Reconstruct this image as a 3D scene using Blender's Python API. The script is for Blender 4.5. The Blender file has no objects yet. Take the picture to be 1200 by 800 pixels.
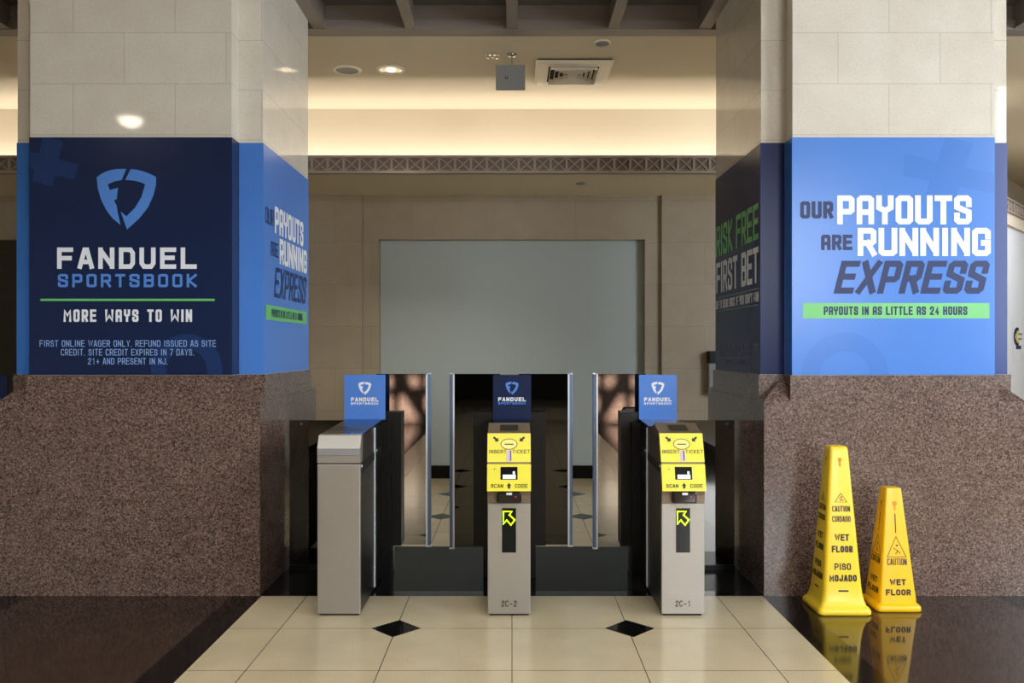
import bpy, bmesh, math, random
from mathutils import Vector, Matrix
C = bpy.context.scene.collection
R = math.radians
random.seed(4)

def lin(h):
    h = h.lstrip('#'); o = []
    for i in (0, 2, 4):
        c = int(h[i:i+2], 16) / 255
        o.append(c/12.92 if c <= .04045 else ((c+.055)/1.055)**2.4)
    return (*o, 1)

# ------------------------------------------------------------------ camera
sc = bpy.context.scene
cam = bpy.data.cameras.new('camera'); co = bpy.data.objects.new('camera', cam); C.objects.link(co)
co.location = (0, 0, 1.45); co.rotation_euler = (R(90), 0, 0)
cam.sensor_width = 36; cam.lens = 30; cam.shift_y = 8/1200; cam.clip_start = .05
sc.camera = co
sc.view_settings.view_transform = 'Standard'; sc.view_settings.look = 'None'
sc.view_settings.gamma = 1; sc.view_settings.use_curve_mapping = False
sc.view_settings.exposure = -0.08

# ------------------------------------------------------------------ light
w = bpy.data.worlds.new('sky'); sc.world = w; w.use_nodes = True
w.node_tree.nodes['Background'].inputs[0].default_value = (.62, .78, 1, 1)
w.node_tree.nodes['Background'].inputs[1].default_value = 1.0

def area(name, loc, rot, sx, sy, watts, col=(1, 1, 1)):
    l = bpy.data.lights.new(name, 'AREA'); l.shape = 'RECTANGLE'; l.size = sx; l.size_y = sy
    l.energy = watts; l.color = col
    o = bpy.data.objects.new(name, l); C.objects.link(o); o.location = loc; o.rotation_euler = rot
    return o
SUN = bpy.data.lights.new('sun', 'SUN'); SUN.energy = 130; SUN.angle = R(1.2); SUN.color = (1, .93, .82)
so = bpy.data.objects.new('sun', SUN); C.objects.link(so); so.rotation_euler = (R(-40), 0, 0)
area('daylight_window_lamp', (7.0, .5, 3.2), (0, R(90), 0), 4.0, 5, 780, (.82, .91, 1))
area('overhead_fill_lamp', (0, -1.8, 6.4), (0, 0, 0), 8, 2, 380, (.93, .97, 1))  # unseen overhead panel added for general ambient light
area('concourse_fill_lamp', (-.5, 1.2, 6.3), (R(24), 0, 0), 9, 2.0, 250, (1, .90, .76))  # unseen warm fill added for the pillar fronts
area('back_fill_lamp', (4.9, -9.0, 3.3), (R(84), 0, R(13)), 4.5, 3.0, 760, (.95, .98, 1))  # unseen panel added behind the camera to light the back infill
area('corridor_fill_lamp', (6.6, 8.6, 3.7), (0, 0, 0), 2.0, 3.0, 130, (.93, .96, 1))  # panel added to brighten the angled white wall, no fixture there
# cove strip lamps stand in the trough over the lattice
area('cove_lamp', (-2.2, 8.40, 3.17), (R(180-14), 0, 0), 13.4, .06, 63, (1, .92, .80))

# ------------------------------------------------------------------ materials
def nt(m):
    m.use_nodes = True
    return m.node_tree, m.node_tree.nodes, m.node_tree.links
def pm(name, col, rough=.5, metal=0, spec=.5, emit=None, estr=0, coat=0):
    m = bpy.data.materials.new(name); t, n, l = nt(m); b = n['Principled BSDF']
    b.inputs['Base Color'].default_value = lin(col) if isinstance(col, str) else (*col, 1)
    b.inputs['Roughness'].default_value = rough; b.inputs['Metallic'].default_value = metal
    b.inputs['Specular IOR Level'].default_value = spec
    b.inputs['Coat Weight'].default_value = coat
    if emit:
        b.inputs['Emission Color'].default_value = lin(emit); b.inputs['Emission Strength'].default_value = estr
    # slight procedural variation of the surface
    tc = n.new('ShaderNodeTexCoord'); no = n.new('ShaderNodeTexNoise'); no.inputs['Scale'].default_value = 14
    mr = n.new('ShaderNodeMapRange'); mr.inputs[3].default_value = max(0, rough-.006); mr.inputs[4].default_value = rough+.006
    l.new(tc.outputs['Object'], no.inputs['Vector']); l.new(no.outputs[0], mr.inputs[0]); l.new(mr.outputs[0], b.inputs['Roughness'])
    return m
def mixcol(n, l, fac, a, b, blend='MIX'):
    x = n.new('ShaderNodeMix'); x.data_type = 'RGBA'; x.blend_type = blend
    for s, v in ((0, fac), (6, a), (7, b)):
        if hasattr(v, 'is_output'): l.new(v, x.inputs[s])
        else: x.inputs[s].default_value = v
    return x.outputs[2]
def ramp(n, l, src, stops):
    r = n.new('ShaderNodeValToRGB'); e = r.color_ramp.elements
    while len(e) < len(stops): e.new(.5)
    for k, (p, c) in zip(e, stops): k.position = p; k.color = c
    l.new(src, r.inputs[0]); return r.outputs[0]
def noise(n, l, vec, scale, detail=2):
    k = n.new('ShaderNodeTexNoise'); k.inputs['Scale'].default_value = scale; k.inputs['Detail'].default_value = detail
    l.new(vec, k.inputs['Vector']); return k.outputs[0]
def wallvec(n, l, off):
    """u = x + y (one of them is constant on every upright face), v = z"""
    g = n.new('ShaderNodeTexCoord'); s = n.new('ShaderNodeSeparateXYZ'); l.new(g.outputs['Object'], s.inputs[0])
    a = n.new('ShaderNodeMath'); l.new(s.outputs[0], a.inputs[0]); l.new(s.outputs[1], a.inputs[1])
    c = n.new('ShaderNodeCombineXYZ'); l.new(a.outputs[0], c.inputs[0]); l.new(s.outputs[2], c.inputs[1])
    v = n.new('ShaderNodeVectorMath'); v.inputs[1].default_value = off; l.new(c.outputs[0], v.inputs[0])
    return v.outputs[0], g.outputs['Object']
def brick(n, l, vec, bw, rh, mortar, offset, c1, c2, cm):
    b = n.new('ShaderNodeTexBrick'); b.offset = offset; b.squash = 1
    b.inputs['Scale'].default_value = 1; b.inputs['Mortar Size'].default_value = mortar; b.inputs['Mortar Smooth'].default_value = .1
    b.inputs['Brick Width'].default_value = bw; b.inputs['Row Height'].default_value = rh
    b.inputs['Color1'].default_value = c1; b.inputs['Color2'].default_value = c2; b.inputs['Mortar'].default_value = cm
    l.new(vec, b.inputs['Vector']); return b
def stone_mat(name, c1, c2, cm, rough, off, bw=.6, rh=.3, bump=.25):
    m = bpy.data.materials.new(name); t, n, l = nt(m); b = n['Principled BSDF']
    v, ob = wallvec(n, l, off)
    k = brick(n, l, v, bw, rh, .0022, .5, lin(c1), lin(c2), lin(cm))
    sp = ramp(n, l, noise(n, l, ob, 160, 3), [(.34, (.88, .86, .83, 1)), (.5, (1, 1, 1, 1)), (.7, (1.0, .99, .97, 1))])
    cl = ramp(n, l, noise(n, l, ob, 5, 3), [(.3, (.93, .92, .9, 1)), (.7, (1, 1, 1, 1))])
    c = mixcol(n, l, 1.0, k.outputs[0], sp, 'MULTIPLY'); c = mixcol(n, l, 1.0, c, cl, 'MULTIPLY')
    l.new(c, b.inputs['Base Color']); b.inputs['Roughness'].default_value = rough
    return m
M = {}
M['stone'] = stone_mat('polished_limestone', '#dbd5ca', '#d8d1c6', '#c0b8ab', .045, (-1.938-5.0+60.3, -3.006+30, 0))
M['backstone'] = stone_mat('matt_limestone', '#b0a491', '#ada18e', '#9d917e', .45, (60.1, 30.05, 0), .9, .46)
def granite():
    m = bpy.data.materials.new('brown_granite'); t, n, l = nt(m); b = n['Principled BSDF']
    g = n.new('ShaderNodeTexCoord'); ob = g.outputs['Object']
    vo = n.new('ShaderNodeTexVoronoi'); vo.inputs['Scale'].default_value = 135; l.new(ob, vo.inputs['Vector'])
    s = n.new('ShaderNodeSeparateColor'); l.new(vo.outputs['Color'], s.inputs[0])
    c = ramp(n, l, s.outputs[0], [(0, lin('#3a2d28')), (.2, lin('#574640')), (.5, lin('#6e5a51')), (.8, lin('#7e675c')), (1, lin('#957f73'))])
    cl = ramp(n, l, noise(n, l, ob, 6, 3), [(.3, (.82, .82, .82, 1)), (.7, (1, 1, 1, 1))])
    fine = ramp(n, l, noise(n, l, ob, 240, 2), [(.35, (.80, .80, .80, 1)), (.65, (1, 1, 1, 1))])
    c = mixcol(n, l, 1, c, cl, 'MULTIPLY'); c = mixcol(n, l, 1, c, fine, 'MULTIPLY')
    l.new(c, b.inputs['Base Color']); b.inputs['Roughness'].default_value = .20; b.inputs['Specular IOR Level'].default_value = .4
    return m
M['granite'] = granite()
def tile_mat(name, c1, c2, cj, bw, rh, off, rough, mortar=.0022, blotch=.9, spec=.5):
    m = bpy.data.materials.new(name); t, n, l = nt(m); b = n['Principled BSDF']
    g = n.new('ShaderNodeTexCoord'); v = n.new('ShaderNodeVectorMath'); v.inputs[1].default_value = off; l.new(g.outputs['Object'], v.inputs[0])
    k = brick(n, l, v.outputs[0], bw, rh, mortar, 0, lin(c1), lin(c2), lin(cj))
    cl = ramp(n, l, noise(n, l, g.outputs['Object'], 4, 4), [(.3, (blotch,)*3+(1,)), (.7, (1, 1, 1, 1))])
    sp = ramp(n, l, noise(n, l, g.outputs['Object'], 120, 2), [(.3, (.9, .9, .88, 1)), (.6, (1, 1, 1, 1))])
    c = mixcol(n, l, 1, k.outputs[0], cl, 'MULTIPLY'); c = mixcol(n, l, 1, c, sp, 'MULTIPLY')
    l.new(c, b.inputs['Base Color']); b.inputs['Specular IOR Level'].default_value = spec
    rr = n.new('ShaderNodeMapRange'); rr.inputs[3].default_value = rough*.7; rr.inputs[4].default_value = rough*1.4
    l.new(noise(n, l, g.outputs['Object'], 9, 3), rr.inputs[0]); l.new(rr.outputs[0], b.inputs['Roughness'])
    return m
M['beige'] = tile_mat('beige_stone_tile', '#c9ba9a', '#c5b594', '#40392f', .6, .58, (60, -4.42+58, 0), .16)
M['browntile'] = tile_mat('dark_brown_stone_tile', '#382a22', '#3c2e26', '#54483f', .6, .58, (60.36, -4.42+58, 0), .06, .0012, .7, .5)
M['bandtile'] = tile_mat('dark_grey_stone_tile', '#1d1b1b', '#1b1a1a', '#0c0c0c', .6, .61, (60, -5.12+61, 0), .14, spec=.04)
M['blackstone'] = pm('black_stone', '#0b0b0c', .10, 0, .3)
M['plaster'] = pm('cream_plaster', '#dcd1bc', .8)
M['grey_infill'] = pm('grey_painted_infill', '#b4c1c2', .55)
M['dark_infill'] = pm('dark_olive_opening', '#3a3628', .6)
M['lattice'] = pm('pewter_lattice_metal', '#a3968c', .5, .1)
M['lattice_back'] = pm('dark_lattice_back', '#7a6d64', .6, 0)
M['beam'] = pm('bronze_beam_metal', '#837a74', .45, .1)
M['coffer'] = pm('dark_coffer_glass', '#6a6662', .3, .1)
M['navy'] = pm('navy_vinyl', '#1c2747', .22, 0, .3)
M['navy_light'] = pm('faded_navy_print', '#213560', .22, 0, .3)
M['navy_side'] = pm('midnight_vinyl', '#222f5a', .25, 0, .1)
M['blue'] = pm('bright_blue_vinyl', '#4a7dcc', .22, 0, .3)
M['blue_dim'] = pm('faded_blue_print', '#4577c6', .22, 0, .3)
M['midblue'] = pm('mid_blue_vinyl', '#3b74c4', .22, 0, .3)
M['slate'] = pm('slate_blue_vinyl', '#33447c', .22, 0, .3)
M['white'] = pm('white_print', '#dfe3ea', .4, 0, .3)
M['logo_blue'] = pm('logo_blue_print', '#4f83d2', .35)
M['ink_navy'] = pm('dark_navy_print', '#1d2b5a', .35, 0, .25)
M['fine_blue'] = pm('pale_blue_print', '#86a6de', .35, 0, .3)
M['green'] = pm('green_print', '#66ba6a', .4)
M['greygreen'] = pm('rule_green_print', '#7fa08a', .4)
M['grey_print'] = pm('grey_blue_print', '#56607a', .4)
M['black_print'] = pm('black_print', '#15130f', .5)
M['yellow'] = pm('yellow_plastic', '#efca2c', .32)
M['yellow2'] = pm('deeper_yellow_plastic', '#f0bb10', .32)
M['orange'] = pm('orange_hole', '#d08a10', .6)
M['plate_yellow'] = pm('yellow_sticker', '#e6d838', .4)
M['plate_pale'] = pm('pale_yellow_sticker', '#efe07a', .4)
M['brown_print'] = pm('brown_print', '#7a4a20', .5)
M['lilac'] = pm('lilac_slot', '#c8b4c4', .4)
M['black'] = pm('black_powder_coat', '#0e0e0d', .32, 0, .3)
M['blackgloss'] = pm('black_gloss', '#131211', .06, 0, .6)
M['rubber'] = pm('black_rubber', '#0e0e0e', .7)
M['bronze_head'] = pm('bronze_head_metal', '#766857', .38, .55)
M['screen'] = pm('dark_screen', '#101313', .15, 0, .25)
M['screen_lit'] = pm('lit_screen_patch', '#d6e2ea', .3, 0, .5, '#cfe0ee', .55)
M['led'] = pm('green_led', '#c8f010', .4, 0, .5, '#c6f408', 1.6)
M['red_led'] = pm('red_led', '#e01010', .4, 0, .5, '#ff2010', 1.2)
M['edge_blue'] = pm('steel_blue_edge', '#5a6e8c', .35, .2)
M['band_grey'] = pm('blue_grey_steel_band', '#9a9ea6', .3, .6)
M['edge_white'] = pm('white_edge_and_highlight', '#d8dde4', .3, .2)
M['chrome'] = pm('chrome', '#d0d0ce', .15, 1)
M['grey_box'] = pm('grey_box_metal', '#8a8c8e', .5, 0)
M['vent'] = pm('vent_enamel', '#f2eadb', .45)
M['dark'] = pm('dark_cavity', '#1c1a17', .8)
M['lampglow'] = pm('lamp_glow', '#ffe9c8', .4, 0, .5, '#ffe2b8', 2.2)
M['bowlglow'] = pm('bowl_glow', '#fff6e6', .4, 0, .5, '#fff2dc', 26)
M['whitewall'] = pm('white_wall', '#e6e9ee', .6)
M['darkwall'] = pm('dark_concourse_wall', '#2c2824', .7)
M['midwall'] = pm('concourse_wall', '#8d8272', .7)
M['roofwhite'] = pm('roof_paint', '#a59c8e', .8)
def steel():
    m = bpy.data.materials.new('brushed_steel'); t, n, l = nt(m); b = n['Principled BSDF']
    g = n.new('ShaderNodeTexCoord'); mp = n.new('ShaderNodeMapping'); mp.inputs['Scale'].default_value = (3, 3, 400)
    l.new(g.outputs['Object'], mp.inputs[0]); k = noise(n, l, mp.outputs[0], 3, 2)
    l.new(ramp(n, l, k, [(.3, lin('#a09c95')), (.7, lin('#a8a49d'))]), b.inputs['Base Color'])
    b.inputs['Metallic'].default_value = .75; b.inputs['Roughness'].default_value = .42
    return m
M['steel'] = steel()
def smoked(name, gloss, tint, rough=.015):
    m = bpy.data.materials.new(name); t, n, l = nt(m); out = n['Material Output']; n.remove(n['Principled BSDF'])
    g = n.new('ShaderNodeBsdfGlossy'); g.inputs['Roughness'].default_value = rough; g.inputs['Color'].default_value = (1, .97, .93, 1)
    tr = n.new('ShaderNodeBsdfTransparent'); tr.inputs[0].default_value = (*tint, 1)
    fr = n.new('ShaderNodeFresnel'); fr.inputs[0].default_value = 1.5
    mr = n.new('ShaderNodeMapRange'); mr.inputs[1].default_value = .04; mr.inputs[3].default_value = gloss; l.new(fr.outputs[0], mr.inputs[0])
    x = n.new('ShaderNodeMixShader'); l.new(mr.outputs[0], x.inputs[0]); l.new(tr.outputs[0], x.inputs[1]); l.new(g.outputs[0], x.inputs[2])
    l.new(x.outputs[0], out.inputs[0]); return m
M['smoked'] = smoked('smoked_mirror_glass', .20, (.03, .03, .03))
M['smoked_mid'] = smoked('smoked_black_glass', .08, (.03, .03, .03))
M['smoked_screen'] = smoked('smoked_dark_glass', .08, (.025, .024, .022))

# ------------------------------------------------------------------ mesh building
class MB:
    def __init__(s): s.bm = bmesh.new(); s.mi = 0
    def _m(s, fs):
        for f in fs: f.material_index = s.mi
    def box(s, x0, x1, y0, y1, z0, z1, bev=0, seg=2):
        vs = [s.bm.verts.new((x, y, z)) for x in (x0, x1) for y in (y0, y1) for z in (z0, z1)]
        fs = [s.bm.faces.new([vs[i] for i in q]) for q in ((0,1,3,2),(4,6,7,5),(0,4,5,1),(2,3,7,6),(0,2,6,4),(1,5,7,3))]
        s._m(fs)
        if bev:
            es = list({e for f in fs for e in f.edges})
            r = bmesh.ops.bevel(s.bm, geom=es, offset=bev, segments=seg, profile=.5, affect='EDGES', clamp_overlap=True)
            s._m(r['faces'])
        return s
    def face(s, pts):
        f = s.bm.faces.new([s.bm.verts.new(p) for p in pts]); s._m([f]); return f
    def prism(s, prof, axis, a0, a1):
        """extrude a closed 2D outline; axis 'x': outline is (y, z); 'z': outline is (x, y)"""
        def P(p, a): return (a, p[0], p[1]) if axis == 'x' else ((p[0], a, p[1]) if axis == 'y' else (p[0], p[1], a))
        A = [s.bm.verts.new(P(p, a0)) for p in prof]; B = [s.bm.verts.new(P(p, a1)) for p in prof]
        fs = [s.bm.faces.new(A), s.bm.faces.new(B[::-1])]; n = len(prof)
        for i in range(n): fs.append(s.bm.faces.new([A[i], B[i], B[(i+1) % n], A[(i+1) % n]]))
        s._m(fs); return s
    def cyl(s, c, r, h, axis='z', n=24, r2=None):
        r2 = r if r2 is None else r2
        def P(a, rr, t):
            u, v = rr*math.cos(a), rr*math.sin(a)
            return {'z': (c[0]+u, c[1]+v, c[2]+t), 'y': (c[0]+u, c[1]+t, c[2]+v), 'x': (c[0]+t, c[1]+u, c[2]+v)}[axis]
        A = [s.bm.verts.new(P(2*math.pi*i/n, r, 0)) for i in range(n)]; B = [s.bm.verts.new(P(2*math.pi*i/n, r2, h)) for i in range(n)]
        fs = [s.bm.faces.new(A[::-1]), s.bm.faces.new(B)] + [s.bm.faces.new([A[i], A[(i+1) % n], B[(i+1) % n], B[i]]) for i in range(n)]
        s._m(fs); return s
    def lathe(s, c, prof, n=32):
        rings = [[s.bm.verts.new((c[0]+r*math.cos(2*math.pi*i/n), c[1]+r*math.sin(2*math.pi*i/n), c[2]+z)) for i in range(n)] for r, z in prof]
        for a, b in zip(rings, rings[1:]):
            s._m([s.bm.faces.new([a[i], a[(i+1) % n], b[(i+1) % n], b[i]]) for i in range(n)])
        return s
    def build(s, name, mats, parent=None, smooth=False):
        bmesh.ops.recalc_face_normals(s.bm, faces=s.bm.faces)
        me = bpy.data.meshes.new(name); s.bm.to_mesh(me); s.bm.free()
        for m in (mats if isinstance(mats, (list, tuple)) else [mats]): me.materials.append(M[m])
        if smooth:
            for p in me.polygons: p.use_smooth = True
        o = bpy.data.objects.new(name, me); C.objects.link(o)
        if parent: o.parent = parent
        return o
def thing(name, label, cat, loc=(0, 0, 0), group=None):
    o = bpy.data.objects.new(name, None); C.objects.link(o); o.location = loc; o.empty_display_size = .1
    o['label'] = label; o['category'] = cat
    if group: o['group'] = group
    return o
def tag(o, label, cat, group=None, kind=None):
    o['label'] = label; o['category'] = cat
    if group: o['group'] = group
    if kind: o['kind'] = kind
    return o
def struct(o, label, cat): return tag(o, label, cat, None, 'structure')

# ------------------------------------------------------------------ flat print: block letters, fonts, outlines
def glyphs(c, d, rnd=False, wide=False):
    O = [(c,0),(1-c,0),(1,d),(1,1-d),(1-c,1),(c,1),(0,1-d),(0,d)]
    S = [(1,.74),(1,1-d),(1-c,1),(c,1),(0,1-d),(0,.62),(1,.40),(1,d),(1-c,0),(c,0),(0,d),(0,.26)]
    if rnd: S = [(1,.74),(1,1-d),(1-c,1),(c,1),(0,1-d),(0,.52+d*.8),(c,.52),(1-c,.48),(1,.48-d*.8),(1,d),(1-c,0),(c,0),(0,d),(0,.26)]
    G = {
     'A': ([[(0,0),(0,1-d),(c,1),(1-c,1),(1,1-d),(1,0)],[(0,.40),(1,.40)]], 0),
     'B': ([[(0,0),(0,1),(1-c,1),(1,1-d),(1,.6),(.86,.52),(1,.42),(1,d),(1-c,0),(0,0)],[(0,.52),(.86,.52)]], 0),
     'C': ([[(1,.29),(1,d),(1-c,0),(c,0),(0,d),(0,1-d),(c,1),(1-c,1),(1,1-d),(1,.71)]], 0),
     'D': ([[(0,0),(0,1),(1-c,1),(1,1-d),(1,d),(1-c,0),(0,0)]], 0),
     'E': ([[(1,0),(0,0),(0,1),(1,1)],[(0,.52),(.88,.52)]], 0),
     'F': ([[(0,0),(0,1),(1,1)],[(0,.5),(.88,.5)]], 0),
     'G': ([[(1,.74),(1,1-d),(1-c,1),(c,1),(0,1-d),(0,d),(c,0),(1-c,0),(1,d),(1,.46),(.68,.46)]], 0),
     'H': ([[(0,0),(0,1)],[(1,0),(1,1)],[(0,.5),(1,.5)]], 0),
     'I': ([[(.5,0),(.5,1)]], 0),
     'J': ([[(1,1),(1,d),(1-c,0),(c,0),(0,d),(0,.3)]], 0),
     'K': ([[(0,0),(0,1)],[(1,1),(.12,.5),(1,0)]], 0),
     'L': ([[(0,1),(0,0),(1,0)]], 0),
     'M': ([[(0,0),(0,1),(.5,.3),(1,1),(1,0)]], 0) if rnd else ([[(0,0),(0,1),(.5,.5),(1,1),(1,0)]], 0),
     'N': ([[(0,0),(0,1)],[(.06,.92),(.94,.08)],[(1,0),(1,1)]], 0),
     'O': ([O], 1), '0': ([O], 1),
     'P': ([[(0,0),(0,1),(1-c,1),(1,1-d),(1,.42+d),(1-c,.42),(0,.42)]], 0),
     'R': ([[(0,0),(0,1),(1-c,1),(1,1-d),(1,.45+d),(1-c,.45),(0,.45)],[(.55,.45),(1,0)]], 0),
     'S': ([S], 0),
     'T': ([[(0,1),(1,1)],[(.5,0),(.5,1)]], 0),
     'U': ([[(0,1),(0,d),(c,0),(1-c,0),(1,d),(1,1)]], 0),
     'W': ([[(0,1),(.24,0),(.5,.9),(.76,0),(1,1)]], 0) if rnd else ([[(0,1),(0,0),(.5,.5),(1,0),(1,1)]], 0),
     'V': ([[(0,1),(.5,0),(1,1)]], 0),
     'X': ([[(0,0),(1,1)],[(0,1),(1,0)]], 0),
     'Y': ([[(0,1),(.5,.45),(1,1)],[(.5,0),(.5,.45)]], 0) if rnd else ([[(0,1),(0,.60),(.5,.46),(1,.60),(1,1)],[(.5,0),(.5,.46)]], 0),
     '1': ([[(.2,.8),(.6,1),(.6,0)]], 0),
     '2': ([[(0,.74),(0,1-d),(c,1),(1-c,1),(1,1-d),(1,.62),(0,.1),(0,0),(1,0)]], 0),
     '4': ([[(.75,0),(.75,1),(0,.28),(1,.28)]], 0),
     '5': ([[(1,1),(0,1),(0,.56),(1-c,.56),(1,.56-d),(1,d),(1-c,0),(0,0)]], 0),
     '7': ([[(0,1),(1,1),(.35,0)]], 0),
     '$': ([S, [(.5,-.1),(.5,1.1)]], 0),
     "'": ([[(.5,.78),(.5,1)]], 0), '.': ([[(.45,0),(.55,0)]], 0), '-': ([[(.15,.42),(.85,.42)]], 0),
     '+': ([[(.1,.42),(.9,.42)],[(.5,.1),(.5,.75)]], 0),
    }
    if wide or rnd: G['A'] = ([[(0,0),(.40,1),(.60,1),(1,0)],[(.16,.28),(.84,.28)]], 0)
    if rnd:
        G['C'] = ([[(1,.16),(.92,.05),(1-c,0),(c,0),(0,d),(0,1-d),(c,1),(1-c,1),(.92,.95),(1,.84)]], 0)
        for ch, (pls, cl) in G.items(): G[ch] = ([arcs(p, cl) for p in pls], cl)
    return G
def arcs(P, closed):
    """round off the slanted corner pieces of a centre line"""
    ax = lambda a, b: abs(a[0]-b[0]) < .02 or abs(a[1]-b[1]) < .05
    n = len(P); out = []
    for i in range(n):
        out.append(P[i])
        if i == n-1 and not closed: break
        a, b = P[i], P[(i+1) % n]; dx, dy = abs(a[0]-b[0]), abs(a[1]-b[1])
        if .05 < dx < .6 and dy > .05 and (i or closed) and (i < n-2 or closed):
            p, q = P[i-1], P[(i+2) % n]
            if ax(p, a) and ax(b, q):
                hor = abs(p[1]-a[1]) < .05
                c = (a[0], b[1]) if hor else (b[0], a[1])
                for k in (1, 2, 3):
                    t = math.pi/2*k/4; out.append((c[0]+(a[0]-c[0])*math.cos(t)+(b[0]-c[0])*math.sin(t), c[1]+(a[1]-c[1])*math.cos(t)+(b[1]-c[1])*math.sin(t)))
    return out
GL = glyphs(.15, .07); GLW = glyphs(.2, .2, wide=True); GLS = glyphs(.42, .22, rnd=True)
def stroke(poly, t, closed):
    """mitred strip of quads round a centre line"""
    P = [Vector(p) for p in poly]; n = len(P)
    if not closed:
        P[0] = P[0] + (P[0]-P[1]).normalized()*t/2; P[-1] = P[-1] + (P[-1]-P[-2]).normalized()*t/2
    L, Rr = [], []
    for i in range(n):
        a = P[i-1] if (i or closed) else None; b = P[(i+1) % n] if (i < n-1 or closed) else None
        d1 = (P[i]-a).normalized() if a is not None else None; d2 = (b-P[i]).normalized() if b is not None else None
        if d1 is None: d1 = d2
        if d2 is None: d2 = d1
        n1 = Vector((-d1.y, d1.x)); n2 = Vector((-d2.y, d2.x)); m = n1+n2
        m = n1 if m.length < 1e-4 else m.normalized()
        k = min(1/max(m.dot(n1), .3), 1.4)*t/2
        L.append(P[i]+m*k); Rr.append(P[i]-m*k)
    q = []
    for i in range(n if closed else n-1):
        j = (i+1) % n; q.append([L[i], L[j], Rr[j], Rr[i]])
    return q
class Flat:
    inv = Matrix.Identity(4)
    """collects flat polygons (u, v) and lays them on a plane in space"""
    def __init__(s): s.p = []; s.m = []; s.mi = 0
    def poly(s, pts): s.p.append([Vector((a[0], a[1])) for a in pts]); s.m.append(s.mi); return s
    def new(s): s.mi += 1; return s
    def rect(s, u0, u1, v0, v1): return s.poly([(u0,v0),(u1,v0),(u1,v1),(u0,v1)])
    def line(s, pts, t, closed=False):
        for q in stroke(pts, t, closed): s.poly(q)
        return s
    def ell(s, c, ru, rv, n=32): return s.poly([(c[0]+ru*math.cos(2*math.pi*i/n), c[1]+rv*math.sin(2*math.pi*i/n)) for i in range(n)])
    def ring(s, c, ru, rv, t, n=36, a0=0, a1=360):
        full = a1-a0 >= 360
        pts = [(c[0]+ru*math.cos(R(a0+(a1-a0)*i/n)), c[1]+rv*math.sin(R(a0+(a1-a0)*i/n))) for i in range(n if full else n+1)]
        return s.line(pts, t, full)
    def block(s, txt, u0, u1, v0, v1, t, gap=.16, shear=0, glyphs=GL, space=.55, narrow=True):
        """block letters filling the box u0..u1 x v0..v1; gap and space are in letter widths"""
        wd = {'I': .42, "'": .35, '.': .35, 'M': 1.25, 'W': 1.35}
        if not narrow: wd = {}
        tot = sum((space if ch == ' ' else wd.get(ch, 1)) for ch in txt) + gap*(len(txt)-1)
        lw = (u1-u0)/tot; x = u0; h = v1-v0; s.new()
        for ch in txt:
            cw = (space if ch == ' ' else wd.get(ch, 1))*lw
            if ch == ' ': s.new()
            else:
                pls, cl = glyphs[ch]
                for pl in pls:
                    pts = [(x+t/2+p[0]*(cw-t), v0+t/2+p[1]*(h-t)) for p in pl]
                    for q in stroke(pts, t, cl):
                        s.poly([(a.x+shear*(a.y-v0), a.y) for a in q])
            x += cw+gap*lw
        return s
    def clip(s, u0, u1, v0, v1):
        def cut(p, ax, val, sign):
            o = []
            for i in range(len(p)):
                a, b = p[i-1], p[i]; fa = (a[ax]-val)*sign >= 0; fb = (b[ax]-val)*sign >= 0
                if fa != fb: o.append(a+(b-a)*((val-a[ax])/(b[ax]-a[ax])))
                if fb: o.append(b)
            return o
        P, m = [], []
        for p, k in zip(s.p, s.m):
            for a, v, sg in ((0,u0,1),(0,u1,-1),(1,v0,1),(1,v1,-1)): p = cut(p, a, v, sg) if p else p
            if len(p) > 2: P.append(p); m.append(k)
        s.p, s.m = P, m; return s
    def build(s, name, mats, org, U, V, lift, parent=None):
        U = Vector(U); V = Vector(V); N = U.cross(V).normalized(); org = Vector(org)+N*lift
        first = None
        for g in sorted(set(s.m)):              # every word or mark is a mesh of its own
            bm = bmesh.new(); i = 0
            for p, k in zip(s.p, s.m):
                if k != g: continue
                lf = N*(i*6e-6); i += 1         # overlapping strokes never share a plane
                try: bm.faces.new([bm.verts.new(org+lf+U*a.x+V*a.y) for a in p])
                except ValueError: pass
            bm.normal_update()
            bmesh.ops.reverse_faces(bm, faces=[f for f in bm.faces if f.normal.dot(N) < 0])
            bmesh.ops.triangulate(bm, faces=[f for f in bm.faces if len(f.verts) > 4])
            me = bpy.data.meshes.new(name); bm.to_mesh(me); bm.free()
            me.materials.append(M[mats])
            o = bpy.data.objects.new(name, me); C.objects.link(o)
            if parent: o.parent = parent; o.matrix_parent_inverse = s.inv
            first = first or o
        return first
def sans(fl, txt, cu, cv, wd, ht, t, gap=.26):
    """round sans capitals centred on (cu, cv)"""
    return fl.block(txt, cu-wd/2, cu+wd/2, cv-ht/2, cv+ht/2, t, gap, glyphs=GLS, space=.5)
LOGO = [[(110,225),(150,195),(200,170),(250,155),(300,148),(388,146),(345,250),(280,262),(215,290),(232,345),(312,322),(304,375),(298,430),(272,440),(298,490),(306,545),(335,672),(260,610),(200,530),(150,430),(122,330)],
        [(430,148),(490,155),(550,170),(610,193),(668,222),(666,300),(640,400),(590,510),(510,610),(395,714),(335,545),(390,590),(470,510),(530,410),(565,290),(520,270),(470,258),(420,252),(378,250)]]
def logo(fl, cu, cv, h):
    k = h/568
    for P in LOGO: fl.poly([(cu+(x-389)*k, cv-(y-430)*k) for x, y in P])
    return fl

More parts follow.
